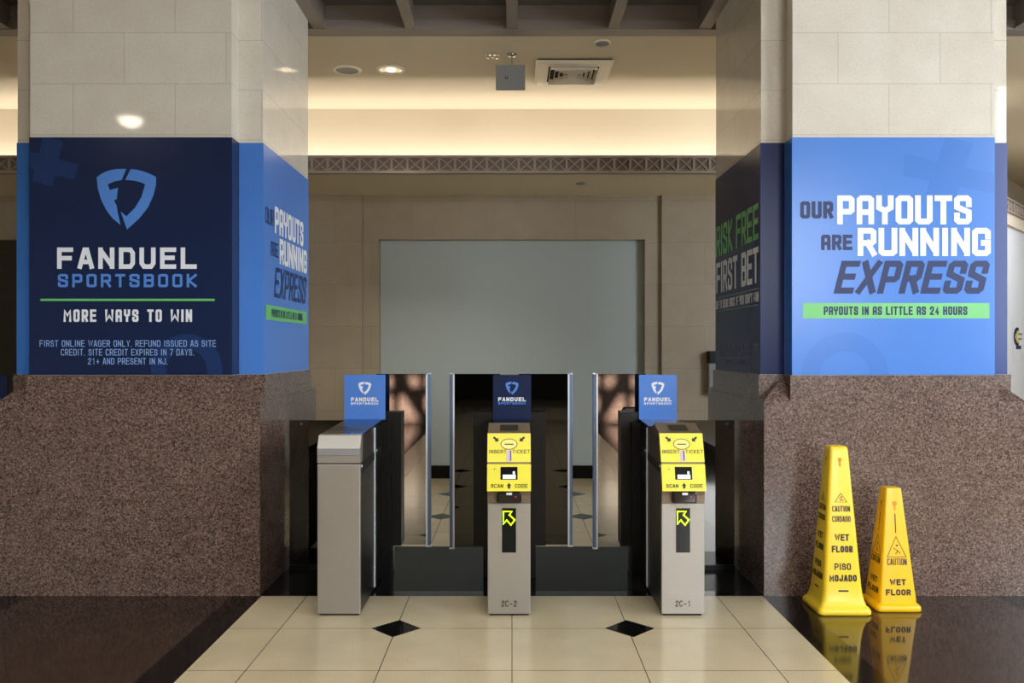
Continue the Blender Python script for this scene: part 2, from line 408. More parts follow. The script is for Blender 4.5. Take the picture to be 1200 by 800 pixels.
# ------------------------------------------------------------------ floor
def slab(name, mats, label, rects, z=0, dia=()):
    b = MB()
    for x0, x1, y0, y1 in rects: b.box(x0, x1, y0, y1, z-.05, z)
    b.mi = 1
    for x, y in dia: b.face([(x-.13,y,z+.0006),(x,y-.135,z+.0006),(x+.13,y,z+.0006),(x,y+.135,z+.0006)])
    return struct(b.build(name, mats), label, 'floor')
LX = 1.467
slab('floor_lane', ['beige', 'blackstone'], 'beige stone tile lane with black diamond insets between the pillars',
     [(-LX, LX, -13, 5.0)], dia=[(-.6,4.42),(.61,4.42),(-.6,3.26),(.61,3.26),(-.6,2.1),(.61,2.1),(-.6,.94),(.61,.94)])
slab('floor_hall', ['beige', 'blackstone'], 'beige stone tile floor with diamonds behind the gates',
     [(-10, 10, 6.25, 14)], dia=[(sx*.61+bx, y) for y in (7.36, 8.50) for sx in (-1, 1) for bx in (0, -4.48)])
slab('floor_threshold', ['bandtile'], 'dark grey polished stone band under the gates', [(-10, 10, 5.10, 6.25)])
slab('floor_border', ['blackstone'], 'thin black stone border line before the gates', [(-LX, LX, 5.0, 5.10)])
b = MB()
slab('floor_stripes', ['blackstone'], 'black stone stripes edging the beige lane',
     [(s*c-.0875, s*c+.0875, -13, 5.10) for s in (-1, 1) for c in (1.5545, 2.915)])
slab('floor_sides', ['browntile'], 'dark brown polished tile floor before the pillars',
     [(1.642, 2.8275, -13, 5.10), (-2.8275, -1.642, -13, 5.10)])
slab('floor_far_sides', ['beige'], 'beige tile floor outside the pillars', [(3.0025, 10, -13, 5.10), (-10, -3.0025, -13, 5.10)])

# ------------------------------------------------------------------ pillars
HW, NX = .74, .148          # half width of the shaft, corner notch
def plus(cx, y0, y1, g=0):
    n, m = NX, .128
    x0, x1 = cx-HW-g, cx+HW+g; a, b_ = y0-g, y1+g
    xi0, xi1 = cx-HW+n-g, cx+HW-n+g; yi0, yi1 = y0+m-g, y1-m+g
    return [(xi0,a),(xi1,a),(xi1,yi0),(x1,yi0),(x1,yi1),(xi1,yi1),(xi1,b_),(xi0,b_),(xi0,yi1),(x0,yi1),(x0,yi0),(xi0,yi0)]
def pillar(name, cx, y0, y1, top, label):
    b = MB(); b.prism(plus(cx, y0, y1), 'z', 1.285, top)
    o = struct(b.build(name, 'stone'), label, 'pillar')
    g = MB(); ex, ey = HW+.025, .02
    X0, X1, Y0, Y1 = cx-ex, cx+ex, y0-ey, y1+ey
    g.box(X0, X1, Y0, Y1, 0, 1.14)
    pl = plus(cx, y0, y1, .018); g.prism(pl, 'z', 1.14, 1.292)
    for sx in (-1, 1):
        for sy in (-1, 1):
            ox = cx+sx*ex; oy = Y0 if sy < 0 else Y1
            ix = cx+sx*(HW-NX+.018); iy = (y0+.128-.018) if sy < 0 else (y1-.128+.018)
            ap = (ix, iy, 1.287); P = [(ix, oy, 1.1405), (ox, oy, 1.1405), (ox, iy, 1.1405)]
            g.face([ap, P[0], P[1]]); g.face([ap, P[1], P[2]]); g.face([ap, P[2], (ix, iy, 1.1405)]); g.face([ap, (ix, iy, 1.1405), P[0]])
    ob = g.build('pillar_base', 'granite', o); ob['kind'] = 'structure'
    return o
PL, PR = -2.242, 2.242
pillar('pillar_left', PL, 5.02, 6.41, 4.2, 'cream limestone pillar on the left over a brown granite base')
pillar('pillar_right', PR, 5.02, 6.41, 4.2, 'cream limestone pillar on the right over a brown granite base')
pillar('pillar_opposite_left', PL, -6.7, -5.3, 6.5, 'limestone pillar behind the camera on the left')
pillar('pillar_opposite_right', PR, -6.7, -5.3, 6.5, 'limestone pillar behind the camera on the right')

# ------------------------------------------------------------------ walls, ceiling, trim
b = MB()
def pier(x0, x1): b.box(x0, x1, 9.34, 9.7, 0, 3.13)
pier(-10, -6.12); pier(-2.84, -1.64); pier(1.64, 4.55)
for c in (0, -4.48):
    b.box(c-1.64, c+1.64, 9.40, 9.7, 2.65, 3.13)
    for s in (-1, 1): b.box(min(c+s*1.465, c+s*1.64), max(c+s*1.465, c+s*1.64), 9.40, 9.7, 0, 2.65)
struct(b.build('wall_back', 'backstone'), 'tan stone back wall framing the closed openings', 'wall')
b = MB(); b.box(-1.465, 1.465, 9.52, 9.6, 0, 2.65)
struct(b.build('wall_infill', 'grey_infill'), 'flat grey painted panel closing the central opening', 'wall panel')
b = MB(); b.box(-4.48-1.465, -4.48+1.465, 9.52, 9.6, 0, 2.65)  # dark panel colour stands for the opening's dark inside
struct(b.build('wall_infill_left', 'dark_infill'), 'panel coloured as the dark inside of the opening beyond the left pillar', 'wall panel')
b = MB()
for x0, x1, y in ((-1.465, 1.465, 9.505), (1.64, 4.55, 9.325), (-2.84, -1.64, 9.325)): b.box(x0, x1, y, y+.02, 0, .145)
for s in (-1, 1): b.box(min(s*1.465, s*1.64), max(s*1.465, s*1.64), 9.385, 9.402, 0, .145)
struct(b.build('baseboard_back', 'blackstone'), 'black stone baseboard along the back wall', 'baseboard')
b = MB(); b.box(-10, 4.55, 8.24, 9.7, 3.13, 3.15)
struct(b.build('ceiling_soffit', 'plaster'), 'low cream soffit over the back wall', 'ceiling')
b = MB(); b.box(-10, 4.55, 8.60, 8.66, 3.15, 3.9)
struct(b.build('wall_cove', 'plaster'), 'cream cove wall glowing above the lattice', 'wall')
b = MB(); b.box(-10, 10, 6.58, 14, 3.86, 3.95)
struct(b.build('ceiling_plaster', 'plaster'), 'cream plaster ceiling with downlights and a vent', 'ceiling')
def lattice(b, L):
    """lattice along local x from 0 to L, face at y = 0, z 0..0.17"""
    b.mi = 1; b.box(0, L, .012, .05, 0, .17); b.mi = 0
    b.box(0, L, -.012, .014, 0, .026); b.box(0, L, -.012, .014, .150, .172)
    n = int(L/.153)
    for i in range(n+1):
        x = i*.153; b.box(x-.011, x+.011, -.006, .013, .026, .150)
        if i < n:
            for s in (1, -1):
                x0, x1 = x+.011, x+.142; z0, z1 = (.026, .150) if s > 0 else (.150, .026)
                d = Vector((x1-x0, z1-z0)).normalized()*.006; nn = Vector((-d.y, d.x))
                b.prism([(x0+nn.x, z0+nn.y), (x0-nn.x, z0-nn.y), (x1-nn.x, z1-nn.y), (x1+nn.x, z1+nn.y)], 'y', -.004, .013)
b = MB(); lattice(b, 14.4); o = b.build('trim_lattice', ['lattice', 'lattice_back']); o.location = (-9.88, 8.2, 3.13)
struct(o, 'pewter metal lattice band of crossed squares under the glowing cove', 'trim')
# angled corridor wall seen right of the right pillar
A = Vector((5.2, 9.56)); ang = math.atan2(.72, .65); L = 5.4
def angled(o): o.location = (A.x, A.y, 0); o.rotation_euler = (0, 0, ang)
b = MB(); b.box(0, L, 0, .2, 0, 3.13); o = b.build('wall_corridor', 'whitewall'); angled(o)
struct(o, 'bright white angled wall beyond the right pillar', 'wall')
b = MB(); b.box(0, L, -.03, 0, 2.98, 3.13); o = b.build('trim_corridor', 'plaster'); angled(o)
struct(o, 'pale band under the lattice on the angled wall', 'trim')
b = MB(); lattice(b, L); o = b.build('trim_corridor_lattice', ['lattice', 'lattice_back']); o.location = (A.x, A.y-.06, 3.13); o.rotation_euler = (0, 0, ang)
struct(o, 'metal lattice band along the angled wall right of the right pillar', 'trim')
b = MB(); b.box(-.6, L, .35, .42, 3.13, 3.9); o = b.build('wall_corridor_cove', 'plaster'); angled(o)
struct(o, 'cream cove wall above the angled wall', 'wall')
b = MB(); b.box(0, L, .05, .4, 3.10, 3.14); o = b.build('ceiling_corridor_ledge', 'plaster'); angled(o)
struct(o, 'ledge behind the angled lattice', 'ceiling')
# coffered metal ceiling in front
b = MB(); b.box(-10, 10, 2.5, 6.58, 4.05, 4.12)
struct(b.build('ceiling_coffer', 'coffer'), 'dark recessed coffer panels above the gates', 'ceiling')
for i, (x, wd) in enumerate([(k*.765, .08) for k in range(-12, 13)]):
    if abs(abs(x)-PR) < .76: continue
    b = MB(); b.box(x-wd*.28, x+wd*.28, 2.5, 6.47, 3.875, 4.05); b.box(x-wd/2, x+wd/2, 2.5, 6.47, 3.86, 3.878)
    struct(b.build('ceiling_beam', 'beam'), 'bronze metal ceiling beam running towards the back, number %d from the left' % (i+1), 'beam')
for s in (-1, 1):
    b = MB(); x = s*1.455; b.box(x-.045, x+.045, 2.5, 6.47, 3.87, 4.05); b.box(x-.047, x+.047, 2.5, 6.47, 3.86, 3.875)
    struct(b.build('ceiling_beam', 'beam'), 'bronze metal ceiling beam against the %s pillar' % ('left' if s < 0 else 'right'), 'beam')
b = MB(); b.box(-10, 10, 6.47, 6.58, 3.855, 4.05); b.box(-10, 10, 6.44, 6.47, 3.855, 3.93)
struct(b.build('ceiling_crossbeam', 'beam'), 'bronze cross beam ending the coffered ceiling', 'beam')
# concourse shell behind the camera
b = MB(); b.box(-10.1, -10, -13, 14, 0, 6.6); struct(b.build('wall_left', 'midwall'), 'left concourse wall', 'wall')
b = MB(); b.box(7.2, 7.3, -13, 5.3, 0, 6.6); b.box(7.2, 10.1, 5.3, 5.4, 0, 4.2); b.box(10, 10.1, 5.3, 14, 0, 4.2); struct(b.build('wall_right', 'midwall'), 'right concourse wall', 'wall')
b = MB(); b.box(-10, 10, -13.1, -13, 0, 6.6); struct(b.build('wall_front', 'darkwall'), 'dark concourse wall behind the camera', 'wall')
b = MB(); b.box(-10, 10, 13.9, 14, 0, 4); struct(b.build('wall_far', 'midwall'), 'far hall wall', 'wall')
b = MB(); b.box(-10, 10, 2.42, 2.5, 3.86, 6.6); struct(b.build('wall_header', 'midwall'), 'header wall over the coffered ceiling', 'wall')
b = MB(); b.box(-10, 10, -13, -1.15, 6.5, 6.6); b.box(-10, 10, .2, 2.5, 6.5, 6.6)
for x0, x1 in ((-10, -3.2), (-1.2, 1.2), (3.2, 10)): b.box(x0, x1, -1.15, .2, 6.5, 6.6)  # slots placed so the sun falls only on the opposite pillars
struct(b.build('ceiling_concourse', 'roofwhite'), 'concourse ceiling with two unseen slots shaped to pass the sun', 'ceiling')
b = MB()  # bars added to break the sun into patches
for sx in (-1, 1):
    for x in (1.22, 1.72, 2.22, 2.72, 3.18): b.box(sx*x-.055, sx*x+.055, -1.15, .2, 6.5, 6.62)
    for y in (-.62, -.30): b.box(min(sx*1.2, sx*3.2), max(sx*1.2, sx*3.2), y-.04, y+.04, 6.5, 6.62)
    b.prism([(sx*1.5, .2), (sx*1.72, .2), (sx*2.72, -1.15), (sx*2.5, -1.15)], 'z', 6.52, 6.6)
struct(b.build('window_1', 'beam'), 'unseen skylight bars shaped to cast mullion shadows', 'window')
b = MB()
for y in (-2.0, .5, 3.0): b.box(7.08, 7.2, y-.06, y+.06, 1.15, 5.25)
for z in (1.15, 3.2, 5.25): b.box(7.08, 7.2, -2.06, 3.06, z-.06, z+.06)
struct(b.build('window_2', 'beam'), 'tall concourse window frame on the right wall', 'window')

# ------------------------------------------------------------------ pillar graphics
Z0, Z1 = 1.294, 2.69; E = .004; XI = HW-NX
def px_front(x, k=199.2): return (x-600)/k
def pz(y, k=199.2): return 1.45+(408-y)/k
def sleeve(b, cx, yf, yb, t=E):
    """thin U-shaped vinyl skin over the projecting front of a pillar"""
    x0, x1 = cx-XI-t, cx+XI+t
    b.prism([(x0, yf-t), (x1, yf-t), (x1, yb), (x1-t, yb), (x1-t, yf), (x0+t, yf), (x0+t, yb), (x0, yb)], 'z', Z0, Z1)
YF, YN = 5.02, 5.148        # front face, notch face
def clipbox(cx): return (cx-XI, cx+XI, Z0, Z1)
# left front: navy
g1 = thing('pillar_graphic', 'navy pillar graphic with shield logo and sportsbook lettering on the left pillar front', 'pillar graphic', (PL, YF, Z0))
def rel(o, root):
    i = Matrix.Translation(-Vector(root.location))
    for q in root.children: q.matrix_parent_inverse = i
    return o
b = MB(); sleeve(b, PL, YF, YN-.002); rel(b.build('navy_panel', 'navy', g1), g1)
U3, V3 = (1, 0, 0), (0, 0, 1); ORG = (0, YF-E, 0); X, Z = px_front, pz
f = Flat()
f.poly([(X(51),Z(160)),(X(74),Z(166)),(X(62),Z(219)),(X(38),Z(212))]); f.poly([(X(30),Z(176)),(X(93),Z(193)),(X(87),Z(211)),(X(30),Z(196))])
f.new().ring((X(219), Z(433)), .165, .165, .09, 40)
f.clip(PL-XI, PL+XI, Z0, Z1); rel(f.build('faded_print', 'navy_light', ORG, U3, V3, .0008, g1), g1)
rel(logo(Flat(), X(148.6), Z(233.5), .356).build('shield_logo', 'logo_blue', ORG, U3, V3, .0016, g1), g1)
f = Flat(); f.block('FANDUEL', X(67.5), X(231), Z(315), Z(290), .0265, .28, glyphs=GLW)
rel(f.build('title_lettering', 'white', ORG, U3, V3, .0016, g1), g1)
f = Flat(); f.block('SPORTSBOOK', X(68.5), X(231), Z(336.5), Z(321), .0150, .42)
rel(f.build('subtitle_lettering', 'logo_blue', ORG, U3, V3, .0016, g1), g1)
f = Flat(); f.rect(X(48), X(252), Z(352.6), Z(350)); rel(f.build('green_rule', 'green', ORG, U3, V3, .0016, g1), g1)
f = Flat(); f.block('MORE WAYS TO WIN', X(75), X(225.5), Z(377), Z(362.5), .014, .32, space=.75)
rel(f.build('slogan_lettering', 'white', ORG, U3, V3, .0016, g1), g1)
FINE = ['FIRST ONLINE WAGER ONLY. REFUND ISSUED AS SITE', 'CREDIT. SITE CREDIT EXPIRES IN 7 DAYS.', '21+ AND PRESENT IN NJ.']
f = Flat()
for tx, a, c, y in zip(FINE, (47, 72, 103.5), (253.5, 228, 197), (402.3, 412.6, 423)): sans(f, tx, X((a+c)/2), Z(y), (c-a)/199.2, 7.6/199.2, .0044)
rel(f.build('fine_print', 'fine_blue', ORG, U3, V3, .0016, g1), g1)

# right front: bright blue
def payouts(root, org, U, s, u0, sheet, wt='white', ink='ink_navy'):
    """s scales along U; u is measured from the left edge of the artwork (photo x = 930)"""
    W = lambda x: u0+(x-930)/199.2*s
    o = [Flat() for _ in range(4)]
    o[0].block('PAYOUTS', W(980.5), W(1138), Z(263), Z(229), .034*s**.5, .11)
    o[0].block('RUNNING', W(1004.5), W(1160.5), Z(300), Z(267), .034*s**.5, .11)
    ti = .0215 if s == 1 else .013
    o[1].block('OUR', W(937.5), W(976), Z(256), Z(236), ti, .16); o[1].block('ARE', W(962), W(998.5), Z(293), Z(275), ti*.93, .16)
    o[1].block('EXPRESS', W(976.5), W(1151), Z(344), Z(305.5), (.036 if s == 1 else .028), .13 if s == 1 else .18, shear=.25*s)
    o[2].rect(W(940.5), W(1159), Z(373), Z(355)); o[3].block('PAYOUTS IN AS LITTLE AS 24 HOURS', W(965), W(1133), Z(369), Z(359), .0095, .2)
    for q, nm, mt, lf in zip(o, ('white_lettering', 'dark_lettering', 'green_strip', 'strip_lettering'), (wt, ink, 'green', ink), (.0016, .0016, .0010, .0018)):
        rel(q.build(nm, mt, org, U, V3, lf, root), root)
g2 = thing('pillar_graphic', 'bright blue payouts graphic facing the camera on the right pillar front', 'pillar graphic', (PR, YF, Z0))
b = MB(); sleeve(b, PR, YF, YN-.002); rel(b.build('blue_panel', 'blue', g2), g2)
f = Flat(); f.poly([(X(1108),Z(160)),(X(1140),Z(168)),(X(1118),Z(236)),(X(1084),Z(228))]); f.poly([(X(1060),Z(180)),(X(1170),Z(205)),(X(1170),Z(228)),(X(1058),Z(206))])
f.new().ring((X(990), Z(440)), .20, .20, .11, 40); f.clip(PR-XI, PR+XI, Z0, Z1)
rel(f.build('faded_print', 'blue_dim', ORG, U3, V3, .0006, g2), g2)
payouts(g2, ORG, U3, 1.0, X(930), None)

# inner side of the left pillar: blue, wraps the corner strip
YB = 6.41-.128
def side_wrap(b, cx, s, t=E):
    xi, xo = cx+s*(XI+.006), cx+s*HW
    pts = [(xi, YN-t), (xo+s*t, YN-t), (xo+s*t, YB), (xo, YB), (xo, YN), (xi, YN)]
    b.prism(pts, 'z', Z0, Z1-.034*0-.002)
g3 = thing('pillar_graphic', 'blue payouts graphic on the inner side of the left pillar', 'pillar graphic', (PL+HW, 5.7, Z0))
b = MB(); side_wrap(b, PL, 1); rel(b.build('blue_panel', 'blue', g3), g3)
payouts(g3, (PL+HW+E, YN, 0), (0, 1, 0), .93, .0, None)
g4 = thing('pillar_graphic', 'midnight risk free first bet graphic on the inner side of the right pillar', 'pillar graphic', (PR-HW, 5.7, Z0))
b = MB(); side_wrap(b, PR, -1); rel(b.build('midnight_panel', 'navy_side', g4), g4)
# u runs from the far edge towards the camera
so_ = (PR-HW-E, YB, 0); US = (0, -1, 0)
f = Flat(); f.block('RISK FREE', .03, 1.10, 2.115, 2.335, .036, .13, space=.5); rel(f.build('green_lettering', 'green', so_, US, V3, .0016, g4), g4)
f = Flat(); f.block('FIRST BET', .03, 1.10, 1.85, 2.07, .036, .13, space=.5); f.block("UP TO $500 BACK IF YOU DON'T WIN", .03, 1.10, 1.735, 1.795, .012, .2)
rel(f.build('white_lettering', 'white', so_, US, V3, .0016, g4), g4)
f = Flat(); f.rect(.03, 1.10, 1.812, 1.817); f.rect(.03, 1.10, 1.712, 1.717); rel(f.build('rule_lines', 'greygreen', so_, US, V3, .0016, g4), g4)
f = Flat()
for tx, wd, z in zip(FINE, (1.03, .8, .5), (1.46, 1.41, 1.36)): sans(f, tx, .565, z, wd, .034, .005)
rel(f.build('fine_print', 'grey_print', so_, US, V3, .0016, g4), g4)
# outer corner strips
for cx, s, mt, lb in ((PL, -1, 'midblue', 'narrow blue vinyl strip on the outer left corner of the left pillar'), (PR, 1, 'slate', 'narrow dark blue vinyl strip on the outer right corner of the right pillar')):
    b = MB(); side_wrap(b, cx, s); g5 = thing('pillar_graphic', lb, 'pillar graphic', (cx+s*HW, 5.7, Z0)); rel(b.build('corner_panel', mt, g5), g5)

# ------------------------------------------------------------------ turnstiles
def turnstile(X0, Y0, reader, wings, number, label):
    t = thing('turnstile', label, 'turnstile', (X0, Y0, 0), 'turnstiles in the gate line')
    H = .116
    # cabinet body with black sides
    b = MB()
    prof = [(.012, .012), (1.03, .012), (1.03, .99), (.98, 1.0), (.25, .985), (.07, .97), (.012, .80)] if not reader else \
           [(.012, .012), (1.03, .012), (1.03, .99), (.98, 1.0), (.40, .985), (.24, 1.02), (.085, .975), (.03, .82), (-.012, .70), (.012, .61)]
    b.prism(prof, 'x', -H+.004, H-.004); b.build('cabinet_body', 'black', t)
    b = MB(); b.box(-H+.01, H-.01, .02, 1.0, 0, .012); b.build('plinth', 'rubber', t)
    # glossy top
    b = MB(); y0 = .42 if reader else .075
    b.prism([(y0, .986 if reader else .974), (.98, 1.001), (.98, 1.005), (y0, .990 if reader else .978)], 'x', -H, H); b.build('top_plate', 'blackgloss', t)
    # steel seam strips and sensor studs on both sides
    for s in (-1, 1):
        b = MB(); x = s*H; b.box(x-.004, x+.003, .49, .512, .02, .975); b.build('seam_strip', 'edge_white', t)
        b = MB(); b.prism([(.045, .765), (.88, .80), (.88, .845), (.045, .81)], 'x', s*(H-.005), s*(H-.001)); b.build('sensor_band', 'rubber', t)
        for y in (.045, .56):
            b = MB(); b.cyl((s*(H-.002), y, .805+.04*(y/.9)), .007, s*.006, 'x', 12); b.build('sensor_stud', 'edge_white', t)
    if not reader:
        b = MB(); b.box(-H, H, 0, .03, .012, .822, .003); b.build('front_panel', 'steel', t)
        b = MB(); b.prism([(0, .829), (.0, .862), (-.002, .91), (.035, .975), (.075, .979), (.075, .829)], 'x', -H, H); b.build('head_cover', 'steel', t)
        b = MB(); b.prism([(-.001, .868), (-.004, .872), (-.004, .908), (-.001, .913)], 'x', -H+.001, H-.001); b.build('head_band', 'band_grey', t)
        b = MB(); b.box(-H, H, .004, .03, .822, .829); b.build('shadow_gap', 'rubber', t)
    else:
        b = MB(); b.box(-H, H, 0, .03, .012, .612, .003); fp = b.build('front_panel', 'steel', t)
        # bronze side cheeks and cap of the head
        b = MB(); b.prism([(0, .612), (-.012, .70), (-.034, .682), (.006, .824), (.066, .985), (.24, 1.026), (.24, 1.0), (.08, .96), (.03, .80), (.03, .612)], 'x', -H, H); hd = b.build('head_cover', 'bronze_head', t)
        b = MB(); b.prism([(.105, .997), (.19, 1.0172), (.19, 1.0192), (.105, .999)], 'x', -.05, .05); b.build('ticket_display', 'screen', hd)
        # upper yellow plate: from (y .006, z .828) to (y .066, z .985)
        def plate(y0, z0, y1, z1, name):
            V = Vector((0, y1-y0, z1-z0)); Ln = V.length; V.normalize(); N = Vector((1, 0, 0)).cross(V)
            b = MB(); o = Vector((0, y0, z0)); P = []
            for v, d in ((0, -.004), (Ln, -.004), (Ln, .005), (0, .005)):
                q = o+V*v+N*d; P.append((q.y, q.z))
            b.prism(P, 'x', -H-.002, H+.002); return b.build(name, 'plate_yellow', t), o, V, Ln
        pl, o, V, Ln = plate(.008, .832, .066, .982, 'ticket_plate')
        f = Flat(); f.mi = 0
        sans(f, 'INSERT', -.062, .058, .096, .021, .0027); sans(f, 'TICKET', .066, .058, .096, .021, .0027)
        for s in (-1, 1):   # arrows pointing in at the oval
            base = [(-.5,.16),(.05,.16),(.05,.42),(.5,0),(.05,-.42),(.05,-.16),(-.5,-.16)]
            f.new(); a = R(-42) if s < 0 else R(180+42); f.poly([(s*.071+(p[0]*math.cos(a)-p[1]*math.sin(a))*.036, .127+(p[0]*math.sin(a)+p[1]*math.cos(a))*.036) for p in base])
        f.new().rect(-.024, .024, .0965, .1025)
        f.build('lettering', 'black_print', o, (1,0,0), V, .0066, pl)
        f = Flat(); f.ell((0, .1), .044, .029); f.build('oval_patch', 'plate_pale', o, (1,0,0), V, .0058, pl)
        f = Flat(); f.ring((0, .1), .044, .029, .004); f.build('oval_ring', 'brown_print', o, (1,0,0), V, .0064, pl)
        f = Flat(); f.rect(-.013, .016, .004, .064); f.build('ticket_slot', 'lilac', o, (1,0,0), V, .0062, pl)
        f = Flat(); f.rect(.005, .0105, .008, .064); f.build('slot_gap', 'ink_navy', o, (1,0,0), V, .0068, pl)
        pl, o, V, Ln = plate(-.034, .682, .004, .822, 'scan_plate')
        f = Flat(); sans(f, 'SCAN', -.064, .028, .066, .020, .0034); sans(f, 'CODE', .066, .028, .068, .020, .0034)
        f.new().poly([(-.006,.014),(.006,.014),(.006,.028),(.013,.028),(0,.044),(-.013,.028),(-.006,.028)])
        f.new().ell((-.078, .118), .0035, .0035, 10)
        f.build('lettering', 'black_print', o, (1,0,0), V, .0064, pl)
        b = Flat(); b.rect(-.046, .046, .062, .130); s1 = b.build('scan_window', 'screen', o, (1,0,0), V, .0064, pl)
        b = Flat(); b.rect(-.034, .036, .066, .088); b.rect(.02, .032, .09, .106); b.build('screen_glow', 'screen_lit', o, (1,0,0), V, .0072, s1)
        # scanner nose under the plates
        b = MB(); b.box(-.064, .066, -.046, .03, .618, .678, .008); sn = b.build('scanner_nose', 'blackgloss', t)
        b = MB(); b.box(-.014, .016, -.049, -.044, .664, .676); b.build('scanner_tab', 'edge_white', sn)
        b = MB(); b.cyl((.036, -.045, .655), .003, -.003, 'y', 10); b.build('scanner_light', 'red_led', sn)
        b = MB(); b.box(-H, H, -.006, .03, .613, .684); b.build('nose_surround', 'bronze_head', t)
        # arrow window
        b = MB(); b.box(-.038, .038, -.003, .004, .345, .585, .002); aw = b.build('arrow_window', 'screen', t)
        arrow = [(0,1),(.74,1),(.52,.76),(1,.42),(.66,.06),(.3,.40),(0,.12)]
        f = Flat(); f.line([(-.031+p[0]*.062, .490+p[1]*.078) for p in arrow], .0080, True)
        f.build('arrow_light', 'led', (0, -.003, 0), (1,0,0), V3, .0012, aw)
        f = Flat(); sans(f, number, 0, .069, .084, .033, .0048); f.build('number_lettering', 'black_print', (0, 0, 0), (1,0,0), V3, .0012, t)
    # hinge columns and smoked wings
    for s, wl, zb in wings:
        b = MB(); x0, x1 = sorted((s*(H-.01), s*(H+.115)))
        b.prism([(x0, .83), (x1, .83), (x1, 1.0), (x0, 1.0)], 'z', .19, 1.043)
        x0, x1 = sorted((s*(H-.01), s*(H+.05))); b.box(x0, x1, .80, 1.0, .0, .19); b.box(x0, x1, .78, .83, .0, .98)
        b.build('hinge_column', 'black', t)
        b = MB(); x0, x1 = sorted((s*(H+.045), s*(H+.054))); b.box(x0, x1, .955, .97, .02, .19); b.build('column_strip', 'chrome', t)
        b = MB(); x0, x1 = sorted((s*.06, s*(wl-.022))); b.box(x0, x1, .905, .917, zb, 1.285); wg = b.build('gate_wing', 'smoked_mid' if number == '2C-2' else 'smoked', t)
        b = MB(); x0, x1 = sorted((s*(wl-.024), s*wl)); b.box(x0, x1, .894, .928, zb-.003, 1.285, .004); b.build('edge_strip', 'edge_blue', wg)
        b = MB(); x0, x1 = sorted((s*(wl-.031), s*(wl-.021))); b.box(x0, x1, .885, .935, zb-.006, 1.290)
        x0, x1 = sorted((s*(wl-.03), s*(wl+.001))); b.box(x0, x1, .885, .935, 1.283, 1.290); b.box(x0, x1, .885, .935, zb-.010, zb-.003)
        b.build('edge_highlight', 'edge_white', wg)  # white strip added for the highlight along the rubber wing edge
    return t
TY = 4.62
turnstile(-.938, TY, False, [(1, .413, .18)], None, 'left turnstile with a plain steel front and no yellow plates')
turnstile(-.016, TY, True, [(-1, .387, .165), (1, .408, .18)], '2C-2', 'middle turnstile with yellow ticket plates and number 2C-2')
turnstile(.926, TY, True, [(-1, .403, .165)], '2C-1', 'right turnstile with yellow ticket plates and number 2C-1')

# signs standing on the cabinets
def plate_sign(X0, Y, wd, panel, lg, t1, t2, label, z0=.998, z1=1.282):
    t = thing('sign_plate', label, 'sign', (X0, Y, z0), 'logo signs on the turnstiles')
    h = z1-z0
    b = MB(); b.box(-wd/2, wd/2, 0, .008, 0, h, .001, 1); b.box(-wd/2, wd/2, -.012, .012, 0, .004); b.build('board', panel, t)
    logo(Flat(), 0, h*.695, .083).build('shield_logo', lg, (0,0,0), (1,0,0), V3, .001, t)
    f = Flat(); f.block('FANDUEL', -.088, .088, h*.40, h*.40+.026, .0068, .26, glyphs=GLW); f.build('title_lettering', t1, (0,0,0), (1,0,0), V3, .001, t)
    f = Flat(); f.block('SPORTSBOOK', -.088, .088, h*.33, h*.33+.014, .0034, .36); f.build('subtitle_lettering', t2, (0,0,0), (1,0,0), V3, .001, t)
SY = TY+.81
plate_sign(-.937, SY, .262, 'blue', 'white', 'white', 'white', 'bright blue logo sign on the left turnstile')
plate_sign(0.0, SY, .243, 'navy', 'logo_blue', 'white', 'logo_blue', 'navy logo sign on the middle turnstile', 1.0)
plate_sign(.928, SY, .240, 'blue', 'white', 'white', 'white', 'bright blue logo sign on the right turnstile')

# dark glass screens between the outer cabinets and the pillars
for s, xa, xb, lb in ((-1, -1.460, -1.055, 'dark smoked glass screen between left turnstile and left pillar'), (1, 1.043, 1.460, 'dark smoked glass screen between right turnstile and right pillar')):
    t = thing('glass_screen', lb, 'glass screen', ((xa+xb)/2, 5.6, 0)); c = (xa+xb)/2
    b = MB(); b.box(xa-c, xb-c, 0, .012, .005, .978); b.build('glass_panel', 'smoked_screen', t)
    b = MB(); b.box(xa-c, xb-c, -.012, .024, 0, .03); b.build('floor_channel', 'black', t)
    for x in (xa-c+.08, xb-c-.05):
        b = MB(); b.cyl((x, -.012, .955), .009, .036, 'y', 14); b.build('clamp_stud', 'chrome', t)

